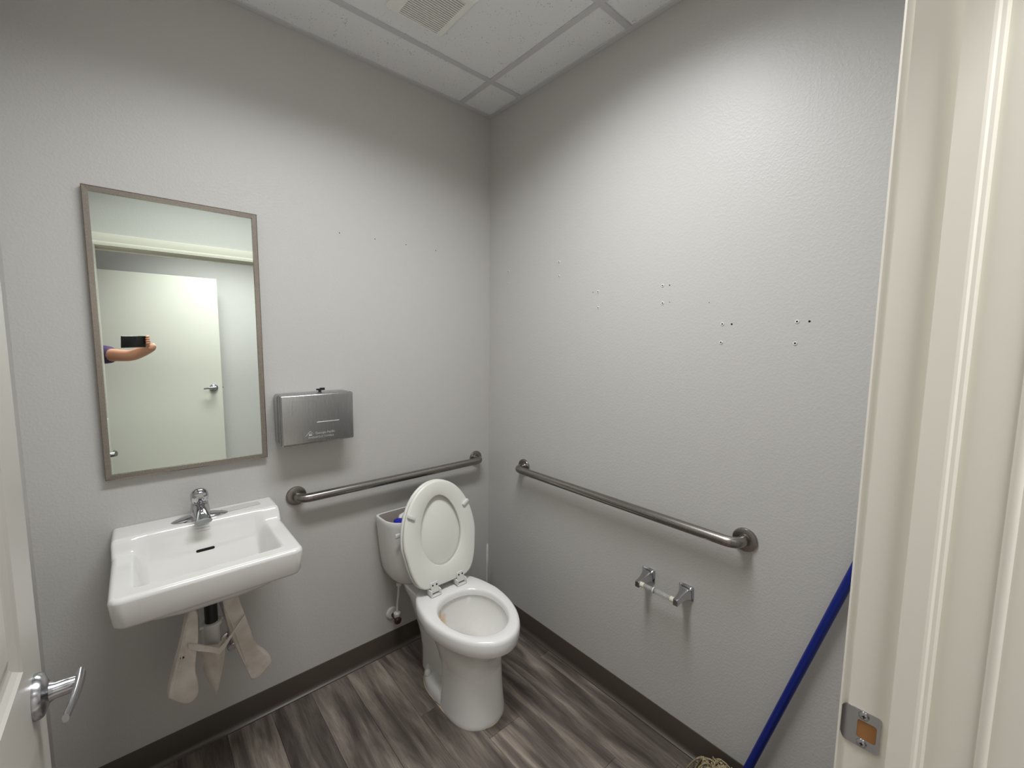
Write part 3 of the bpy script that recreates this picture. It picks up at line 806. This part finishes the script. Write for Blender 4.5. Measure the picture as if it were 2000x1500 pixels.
# outside: from the neck up to the rim, over the rim and down inside
R_.append(egg(-.50, .1150, .130, .15, .195, 2.6, .05, ef=2.3))
R_.append(egg(-.50, .1170, .1315, .17, .225, 2.6, .05, ef=2.3))
R_.append(egg(-.48, .1185, .154, .18, .250, 2.6, .08, ef=2.2))
R_.append(egg(-.46, .1195, .178, .20, .268, 2.6, .09, ef=2.1))
R_.append(egg(-.44, .122, .213, .20, .288, 2.6, .1))
R_.append(egg(-.42, .128, .256, .19, .305, 2.6, .12))
R_.append(egg(-.43, .152, .275, .205, .333, 2.8, .14))
R_.append(egg(-.44, .163, .278, .212, .350, 3, .16))
R_.append(egg(-.44, .166, .281, .214, .3555, 3, .16))
R_.append(egg(-.44, .179, .296, .223, .3565, 3, .16))
R_.append(egg(-.44, .183, .300, .226, .364, 3, .17))
R_.append(egg(-.44, .1845, .302, .227, .385, 3, .17))
R_.append(egg(-.44, .1840, .3015, .227, .404, 3, .17))
R_.append(egg(-.44, .1815, .299, .226, .413, 3, .17))
R_.append(egg(-.44, .1770, .294, .224, .4185, 3, .17))
R_.append(egg(-.44, .1700, .287, .221, .4208, 3, .17))
R_.append(egg(-.50, .142, .190, .148, .4195, 2.2))
R_.append(egg(-.50, .136, .184, .142, .416, 2.2))
R_.append(egg(-.50, .132, .180, .138, .408, 2.2))
R_.append(egg(-.50, .131, .179, .137, .392, 2.2))
R_.append(egg(-.50, .136, .186, .143, .386, 2.2))
R_.append(egg(-.50, .137, .187, .144, .370, 2.2))
R_.append(egg(-.498, .128, .178, .138, .335, 2.2))
R_.append(egg(-.485, .106, .155, .118, .295, 2.2))
R_.append(egg(-.455, .070, .105, .080, .262, 2.2))
R_.append(egg(-.430, .046, .060, .045, .236, 2.2))
R_.append(egg(-.425, .036, .045, .036, .19, 2.2))
loft(bm, R_, True, True)
# pedestal column
col = []
for z, w_, yf_, yb_ in ((.0, .121, -.652, -.415), (.006, .122, -.654, -.415), (.02, .121, -.652, -.415), (.06, .118, -.646, -.415), (.13, .116, -.636, -.42), (.19, .116, -.631, -.42), (.225, .115, -.629, -.42)):
    yc_ = -.50; col.append(egg(yc_, w_, yc_-yf_, yb_-yc_, z, 4.5, 0, ef=2.3))
loft(bm, col, True, False)
# rear trapway body
tp = []
for z, w_, yf_, yb_ in ((.0, .062, -.40, -.16), (.10, .062, -.40, -.16), (.17, .070, -.36, -.15), (.22, .080, -.345, -.14), (.28, .092, -.325, -.11), (.34, .105, -.320, -.08), (.375, .118, -.320, -.05), (.405, .125, -.320, -.035), (.411, .120, -.320, -.04)):
    yc_ = -.24; tp.append(egg(yc_, w_, yc_-yf_, yb_-yc_, z, 3.2, 0, ef=3.5))
loft(bm, tp, True, True)
# foot flange
ft = []
for z, g in ((.0, 0), (.008, .001), (.03, -.001), (.043, -.006), (.05, -.016), (.052, -.03)):
    ft.append(egg(-.36, .119+g, .10, .150+g, z, 2.2, .05, ef=6))
loft(bm, ft)
bowl = obj('bowl', bm, M_BOWL, to, True, 38)
bm = NB(); loft(bm, [egg(-.46, .1235, .1965, .20, .0004, 2.3, 0), egg(-.46, .1235, .1965, .20, .004, 2.3, 0)])
loft(bm, [egg(-.36, .1215, .10, .153, .0004, 2.2, .05, ef=6), egg(-.36, .1215, .10, .153, .004, 2.2, .05, ef=6)])
obj('caulk_bead', bm, mat('old_caulk', (196, 182, 158), .7), to, True)
for s in (-1, 1):
    obj('bolt_cap', lathe(NB(), (TX+s*.092, -.300, .049), (0, 0, 1), [(0, .016), (.010, .0155), (.017, .012), (.021, .006), (.022, .001)], 20), M_PORC, to, True)
obj('water', lathe(NB(), (TX, -.428, .2345), (0, 0, 1), [(0, .040), (.001, .040)], 24), M_WATER, to)
# tank (open)
bm = NB()
def tank_ring(z, hw, yf_, yb_=-.012, r=.03, n=48):
    yc_ = (yf_+yb_)/2+.035; out = []
    for k in range(n):
        a = 2*pi*k/n; c, s = cos(a), sin(a); e = 2.9 if s < 0 else 9
        x = hw*math.copysign(abs(c)**(2/e), c); Lr = (yb_-yc_) if s > 0 else (yc_-yf_)
        out.append((TX+x, yc_+Lr*math.copysign(abs(s)**(2/e), s), z))
    return out
TR = [(.398, .105, -.150), (.401, .125, -.165), (.412, .146, -.180), (.432, .162, -.189), (.47, .176, -.195), (.53, .186, -.199), (.62, .195, -.202), (.70, .202, -.204), (.716, .203, -.2045), (.721, .2015, -.203)]
rings = [tank_ring(z, h, f) for z, h, f in TR]
rings += [tank_ring(.721, .192, -.195, -.022), tank_ring(.715, .190, -.193, -.024), tank_ring(.60, .182, -.190, -.026), tank_ring(.45, .165, -.182, -.03)]
loft(bm, rings)
tank = obj('tank', bm, M_PORC, to, True, 50)
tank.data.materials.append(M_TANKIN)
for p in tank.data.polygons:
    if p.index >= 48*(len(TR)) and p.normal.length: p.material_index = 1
fv = obj('fill_valve', tube(NB(), [(TX-.130, -.115, .45), (TX-.130, -.115, .69)], .013, 16), M_WPLAST, to, True)
obj('fill_valve_cap', lathe(NB(), (TX-.130, -.115, .685), (0, 0, 1), [(0, .024), (.022, .024), (.026, .022), (.027, .012)], 24), M_BLUECAP, to, True)
obj('refill_tube', tube(NB(), [(TX-.118, -.095, .690), (TX-.105, -.085, .712), (TX-.075, -.08, .718), (TX-.03, -.085, .70), (TX-.0, -.09, .62), (TX, -.09, .5)], .011, 12), M_WPLAST, to, True)
# flush handle
bm = NB(); hx_, hy_, hz_ = TX-.136, -.190, .684
lathe(bm, (hx_, hy_, hz_), (0, -1, 0), [(0, .011), (.008, .011), (.010, .009)], 18)
rings = []
for k in range(8):
    t = k/7; x = hx_+.008-.062*t; rings.append([(x, hy_-.014+.004*t*t+.005*cos(a)*(1-.4*t), hz_-.006*t+(.008+.0035*t)*sin(a)) for a in [2*pi*q/12 for q in range(12)]])
loft(bm, rings); obj('flush_handle', bm, M_WPLAST, to, True, 60)
# raised seat ring and lid
HYy, HZ = -.302, .437; TH = radians(12.0)
vS, nS = Vector((0, sin(TH), cos(TH))), Vector((0, -cos(TH), sin(TH)))
def SP(u, v, n_): return Vector((TX+u, HYy, HZ))+vS*v+nS*n_
def seat_out(n=72, g=0):
    pts = []
    for k in range(n):
        a = 2*pi*k/n; c, s = cos(a), sin(a)
        vc = .205
        if s >= 0: u = (.186+g)*math.copysign(abs(c)**.98, c); v = vc+(.262+g)*abs(s)**.98
        else:
            e = 6.5; u = (.186+g)*math.copysign(abs(c)**(2/e), c); v = vc-(.195+g)*abs(s)**(2/e); u *= 1-.25*((vc-v)/.195)**1.4
        pts.append((u, v))
    return pts
def seat_in(n=72, k_=1.0):
    pts = []
    for k in range(n):
        a = 2*pi*k/n; c, s = cos(a), sin(a)
        pts.append((.106*k_*c*(1-.10*max(0, s)), .232+(.168 if s > 0 else .142)*k_*s))
    return pts
so, si = seat_out(), seat_in()
def srings(pts, n_): return [SP(u, v, n_) for u, v in pts]
def shrink(pts, d):
    return [(u-math.copysign(min(abs(u), d), u)*abs(u)/.19, v-d*((v-.2)/.26)) for u, v in pts]
bm = NB()
seq = [srings(shrink(so, .006), .0), srings(so, .005), srings(so, .013), srings(shrink(so, .004), .0185), srings(shrink(so, .010), .020),
       srings(seat_in(k_=1.035), .020), srings(si, .017), srings(si, .004), srings(seat_in(k_=1.03), .0)]
n = 72; vsq = [[bm.verts.new(p) for p in r] for r in seq]
for a in range(len(vsq)):
    A, B = vsq[a], vsq[(a+1) % len(vsq)]
    for k in range(n): bm.faces.new((A[k], A[(k+1) % n], B[(k+1) % n], B[k]))
obj('seat_ring', bm, M_SEAT, to, True, 50)
bm = NB(); lo = seat_out(g=.002)
loft(bm, [srings(shrink(lo, .012), -.024), srings(shrink(lo, .004), -.021), srings(lo, -.015), srings(lo, -.006), srings(shrink(lo, .004), -.0025)])
obj('seat_lid', bm, M_SEAT, to, True, 50)
for s in (-1, 1):
    b = bmesh.new(); box(b, -.019, .019, -.0075, .0075, 0, .013, .004, 2)
    ang = s*radians(33)
    e1 = Vector((cos(ang), 0, 0)); U = Vector((1, 0, 0)); A_ = U*cos(ang)+vS*sin(ang); B_ = nS.cross(A_)
    Mx = Matrix((A_, B_, nS)).transposed().to_4x4(); Mx.translation = SP(s*.142, .335, .0175)
    bm = NB(); merge(bm, b, Mx); obj('seat_bumper', bm, M_WPLAST, to, True, 40)
for s in (-1, 1):
    h = NB(); hx_ = TX+s*.068
    b = bmesh.new(); box(b, -.019, .019, -.012, .034, 0, .006, .002, 1)
    Mx = Matrix((Vector((1, 0, 0)), vS, nS)).transposed().to_4x4(); Mx.translation = SP(s*.068, .004, .0195)
    merge(h, b, Mx)
    box(h, hx_-.026, hx_-.018, HYy-.034, HYy+.004, .4195, .449, .003, 2); box(h, hx_+.018, hx_+.026, HYy-.034, HYy+.004, .4195, .449, .003, 2)
    box(h, hx_-.026, hx_+.026, HYy-.036, HYy+.006, .4195, .427, .002, 1)
    tube(h, [(hx_-.024, HYy-.016, .438), (hx_+.024, HYy-.016, .438)], .0075, 12)
    hg = obj('seat_hinge', h, M_WPLAST, to, True, 40)
    for q in (-1, 1):
        b = bmesh.new(); lathe(b, (q*.0095, .021, .006), (0, 0, 1), [(0, .0038), (.0008, .0036)], 12)
        bm = NB(); merge(bm, b, Mx); o = obj('hinge_screw', bm, M_DARK); o.parent = hg
# toilet supply: valve and hose
tv = thing('toilet_supply_valve', (-.599, 0, .19), 'white supply valve and riser on the wall beside the toilet', 'valve')
obj('escutcheon', lathe(NB(), (-.602, -.0005, .198), (0, -1, 0), [(0, .030), (.004, .030), (.010, .024), (.012, .012)], 28), M_WPLAST, tv, True)
obj('valve_body', tube(NB(), [(-.600, -.006, .192), (-.600, -.055, .188)], .010, 14), M_BROWN, tv, True)
obj('valve_knob', lathe(NB(), (-.600, -.052, .188), (0, -1, -.15), [(0, .009), (.004, .017), (.014, .018), (.020, .013)], 18), M_BROWN, tv, True)
obj('riser_nut', lathe(NB(), (-.596, -.048, .196), (0, 0, 1), [(0, .013), (.004, .016), (.022, .017), (.028, .010)], 16), M_WPLAST, tv, True)
obj('riser_tube', tube(NB(), [(-.596, -.048, .215), (-.597, -.055, .27), (-.601, -.075, .33), (-.604, -.090, .40)], .0055, 12), M_WPLAST, tv, True)
obj('riser_top_nut', lathe(NB(), (-.604, -.090, .378), (0, 0, 1), [(0, .009), (.004, .013), (.020, .014)], 14), M_WPLAST, tv, True)

# ------------------------------------------------------------------ toilet brush in the corner
BX, BY = -.098, -.112
tb = thing('toilet_brush', (BX, BY, 0), 'white toilet brush standing in the corner behind the toilet', 'toilet brush')
obj('holder', lathe(NB(), (BX, BY, .0005), (0, 0, 1), [(0, .055), (.006, .058), (.05, .052), (.13, .040), (.135, .036), (.12, .034)], 28), M_WPLAST, tb, True)
obj('handle', tube(NB(), [(BX, BY, .10), (BX, BY, .285), (BX+.001, BY, .30), (BX+.002, BY, .34), (BX+.004, BY, .39), (BX+.005, BY, .425), (BX+.005, BY, .432)], [.004, .004, .0055, .0075, .007, .005, .002], 14), M_WPLAST, tb, True)
obj('brush_head', lathe(NB(), (BX, BY, .03), (0, 0, 1), [(0, .015), (.01, .030), (.05, .032), (.075, .012)], 20), M_WPLAST, tb, True)

# ------------------------------------------------------------------ mop
mp_ = thing('string_mop', (-.06, -1.39, 0), 'string mop with a blue handle leaning in the corner by the door', 'mop')
mA, mB = Vector((-.030, -1.415, .07)), Vector((-.0195, -1.742, 1.218))
obj('handle', tube(NB(), [mA, mB], .0125, 20), M_BLUE, mp_, True)
obj('handle_cap', lathe(NB(), mB-(mB-mA).normalized()*.004, mB-mA, [(0, .0132), (.010, .013), (.016, .008), (.018, .001)], 16), M_BLACKP, mp_, True)
obj('clamp', tube(NB(), [mA-Vector((0, -.012, .045)), mA], .017, 16), M_BLACKP, mp_, True)
bm = NB(); rs = random.Random(11)
for k in range(150):
    a = rs.uniform(0, 2*pi); rad = rs.uniform(.03, .085)
    base = Vector((-.066+rs.gauss(0, .012), -1.372+rs.gauss(0, .022), .085+rs.uniform(-.01, .028)))
    ex = base.x+cos(a)*rad*.55; ey = base.y+sin(a)*rad*1.15
    ex = max(-.16, min(-.022, ex))
    mid = Vector(((base.x+ex)/2+rs.gauss(0, .008), (base.y+ey)/2+rs.gauss(0, .01), .098+rs.uniform(-.02, .03)))
    mid.x = min(mid.x, -.024); base.x = min(base.x, -.024)
    end = Vector((ex, ey, .006+rs.uniform(0, .01)))
    pts = [((1-t)**2)*base+2*t*(1-t)*mid+t*t*end for t in [q/7 for q in range(8)]]
    tube(bm, pts, .0028, 5)
o = obj('yarn_strands', bm, M_MOP, mp_, True); o['kind'] = 'stuff'

# ------------------------------------------------------------------ the photographer in the hall (seen in the mirror) and the phone
PC = CAM+RT*(.004)+UP*(-.028)-FW*.0135
ph = thing('phone', PC-UP*.038, 'black phone held up in landscape by the raised hand', 'phone')
Mx = Matrix((RT, UP, FW)).transposed().to_4x4(); Mx.translation = PC
def pbox(name, M_, a): 
    b = bmesh.new(); box(b, *a); bm = NB(); merge(bm, b, Mx); return obj(name, bm, M_, ph, True, 50)
pbox('phone_body', mat('black_phone_glass', (10, 10, 12), .12), (-.080, .080, -.038, .038, -.004, .004, .0035, 3))
bm = NB()
for q in range(2):
    b = bmesh.new(); lathe(b, (.035-.03*q, .030, .004), (0, 0, 1), [(0, .007), (.0014, .007), (.0014, .004)], 18); merge(bm, b, Mx)
obj('lens_ring', bm, M_BLACKP, ph)
def skin(name, V, E_, Rr, material, parent, root=0, sub=2):
    me = bpy.data.meshes.new(name); me.from_pydata([tuple(v) for v in V], E_, []); 
    o = bpy.data.objects.new(name, me); COL.objects.link(o)
    md = o.modifiers.new('Skin', 'SKIN'); md.use_smooth_shade = True
    for i, r in enumerate(Rr):
        sv_ = me.skin_vertices[0].data[i]; sv_.radius = (r, r) if not isinstance(r, tuple) else r
        sv_.use_root = (i == root)
    o.modifiers.new('Sub', 'SUBSURF').levels = sub; o.modifiers['Sub'].render_levels = sub
    me.materials.append(material); par(o, parent); return o
BXp, BYp = -1.905, -2.36
pe = thing('person', (BXp, BYp, 0), 'person in a purple T-shirt in the hallway holding up a phone', 'person')
sh_r = Vector((BXp+.185, BYp+.03, 1.415)); el_r = Vector((-1.50, -2.085, 1.405))
hand = PC+RT*.086-FW*.006
wr_r = Vector((-1.385, -1.975, 1.465))
V = [(BXp, BYp, .98), (BXp, BYp, 1.15), (BXp, BYp+.005, 1.32), (BXp, BYp, 1.45), (BXp, BYp+.01, 1.53), (BXp, BYp+.02, 1.62), (BXp, BYp+.02, 1.71),
     sh_r, (sh_r+el_r)/2, el_r, (el_r+wr_r)/2, wr_r, wr_r+(hand-wr_r)*.45,
     (BXp-.185, BYp+.03, 1.415), (BXp-.23, BYp, 1.14), (BXp-.20, BYp+.10, .92), (BXp-.19, BYp+.13, .84),
     (BXp+.095, BYp, .92), (BXp+.10, BYp+.01, .50), (BXp+.105, BYp-.01, .09), (BXp+.11, BYp+.09, .045),
     (BXp-.095, BYp, .92), (BXp-.10, BYp+.01, .50), (BXp-.105, BYp-.01, .09), (BXp-.11, BYp+.09, .045)]
E_ = [(0, 1), (1, 2), (2, 3), (3, 4), (4, 5), (5, 6), (3, 7), (7, 8), (8, 9), (9, 10), (10, 11), (11, 12), (3, 13), (13, 14), (14, 15), (15, 16), (0, 17), (17, 18), (18, 19), (19, 20), (0, 21), (21, 22), (22, 23), (23, 24)]
Rr = [(.15, .11), (.14, .10), (.15, .11), (.10, .085), .056, (.075, .095), (.07, .09), (.056), .048, .040, .037, .027, (.036, .021), .060, .048, .032, .030, .085, .062, .042, .035, .085, .062, .042, .035]
body = skin('body', V, E_, Rr, M_SKIN, pe)
# fingers and thumb folding round the phone's end
palm = wr_r+(hand-wr_r)*.5
for k, (du, ln) in enumerate(((.020, .9), (.006, 1.0), (-.008, .96), (-.022, .78))):
    k0 = palm+UP*du*.5
    k1 = hand+UP*(du+.014)+RT*.012-FW*.004; k2 = hand+UP*(du+.016)+RT*.010+FW*.014*ln; k3 = hand+UP*(du+.014)-RT*.018*ln+FW*.019
    skin('finger', [k0, k1, k2, k3], [(0, 1), (1, 2), (2, 3)], [.010, .0092, .0085, .007], M_SKIN, pe, 0, 2)
skin('thumb', [palm-UP*.008, hand-UP*.03-FW*.016, hand-UP*.02-RT*.03-FW*.019], [(0, 1), (1, 2)], [.012, .0105, .008], M_SKIN, pe, 0, 2)
shirtV = [(BXp, BYp, .93), (BXp, BYp, 1.15), (BXp, BYp+.005, 1.32), (BXp, BYp, 1.44), sh_r, sh_r+(el_r-sh_r)*.62, (BXp-.185, BYp+.03, 1.415), (BXp-.225, BYp+.005, 1.20)]
skin('shirt', shirtV, [(0, 1), (1, 2), (2, 3), (3, 4), (4, 5), (3, 6), (6, 7)], [(.17, .13), (.16, .12), (.17, .128), (.115, .10), .074, .066, .074, .066], M_PURPLE, pe)
skin('trousers', [(BXp, BYp, 1.0), (BXp+.095, BYp, .90), (BXp+.10, BYp+.01, .50), (BXp+.105, BYp-.005, .12), (BXp-.095, BYp, .90), (BXp-.10, BYp+.01, .50), (BXp-.105, BYp-.005, .12)],
     [(0, 1), (1, 2), (2, 3), (0, 4), (4, 5), (5, 6)], [(.168, .128), .105, .082, .066, .105, .082, .066], M_JEANS, pe)
for s in (-1, 1):
    skin('shoe', [(BXp+s*.106, BYp-.04, .045), (BXp+s*.108, BYp+.06, .045), (BXp+s*.112, BYp+.15, .035)], [(0, 1), (1, 2)], [.044, .046, .034], M_SHOE, pe)
bm = NB(); bmesh.ops.create_icosphere(bm, subdivisions=3, radius=1)
for v in bm.verts:
    v.co = Vector((BXp+v.co.x*.087, BYp-.005+v.co.y*.108, 1.69+v.co.z*.10))
obj('hair', bm, M_HAIR, pe, True)
hf = NB(); lathe(hf, (BXp, BYp+.108, 1.655), (0, 1, -.25), [(0, .016), (.012, .012), (.022, .004)], 10); obj('nose', hf, M_SKIN, pe, True)
for s in (-1, 1):
    b = NB(); bmesh.ops.create_icosphere(b, subdivisions=2, radius=.011, matrix=Matrix.Translation((BXp+s*.032, BYp+.106, 1.675))); obj('eye', b, M_WPLAST, pe, True)
    b = NB(); box(b, BXp+s*.082-.006, BXp+s*.082+.006, BYp-.005, BYp+.035, 1.63, 1.69, .005, 2); obj('ear', b, M_SKIN, pe, True)
b = NB(); box(b, BXp-.024, BXp+.024, BYp+.098, BYp+.108, 1.602, 1.612, .003, 2); obj('mouth', b, mat('lips', (170, 100, 92), .5), pe, True)
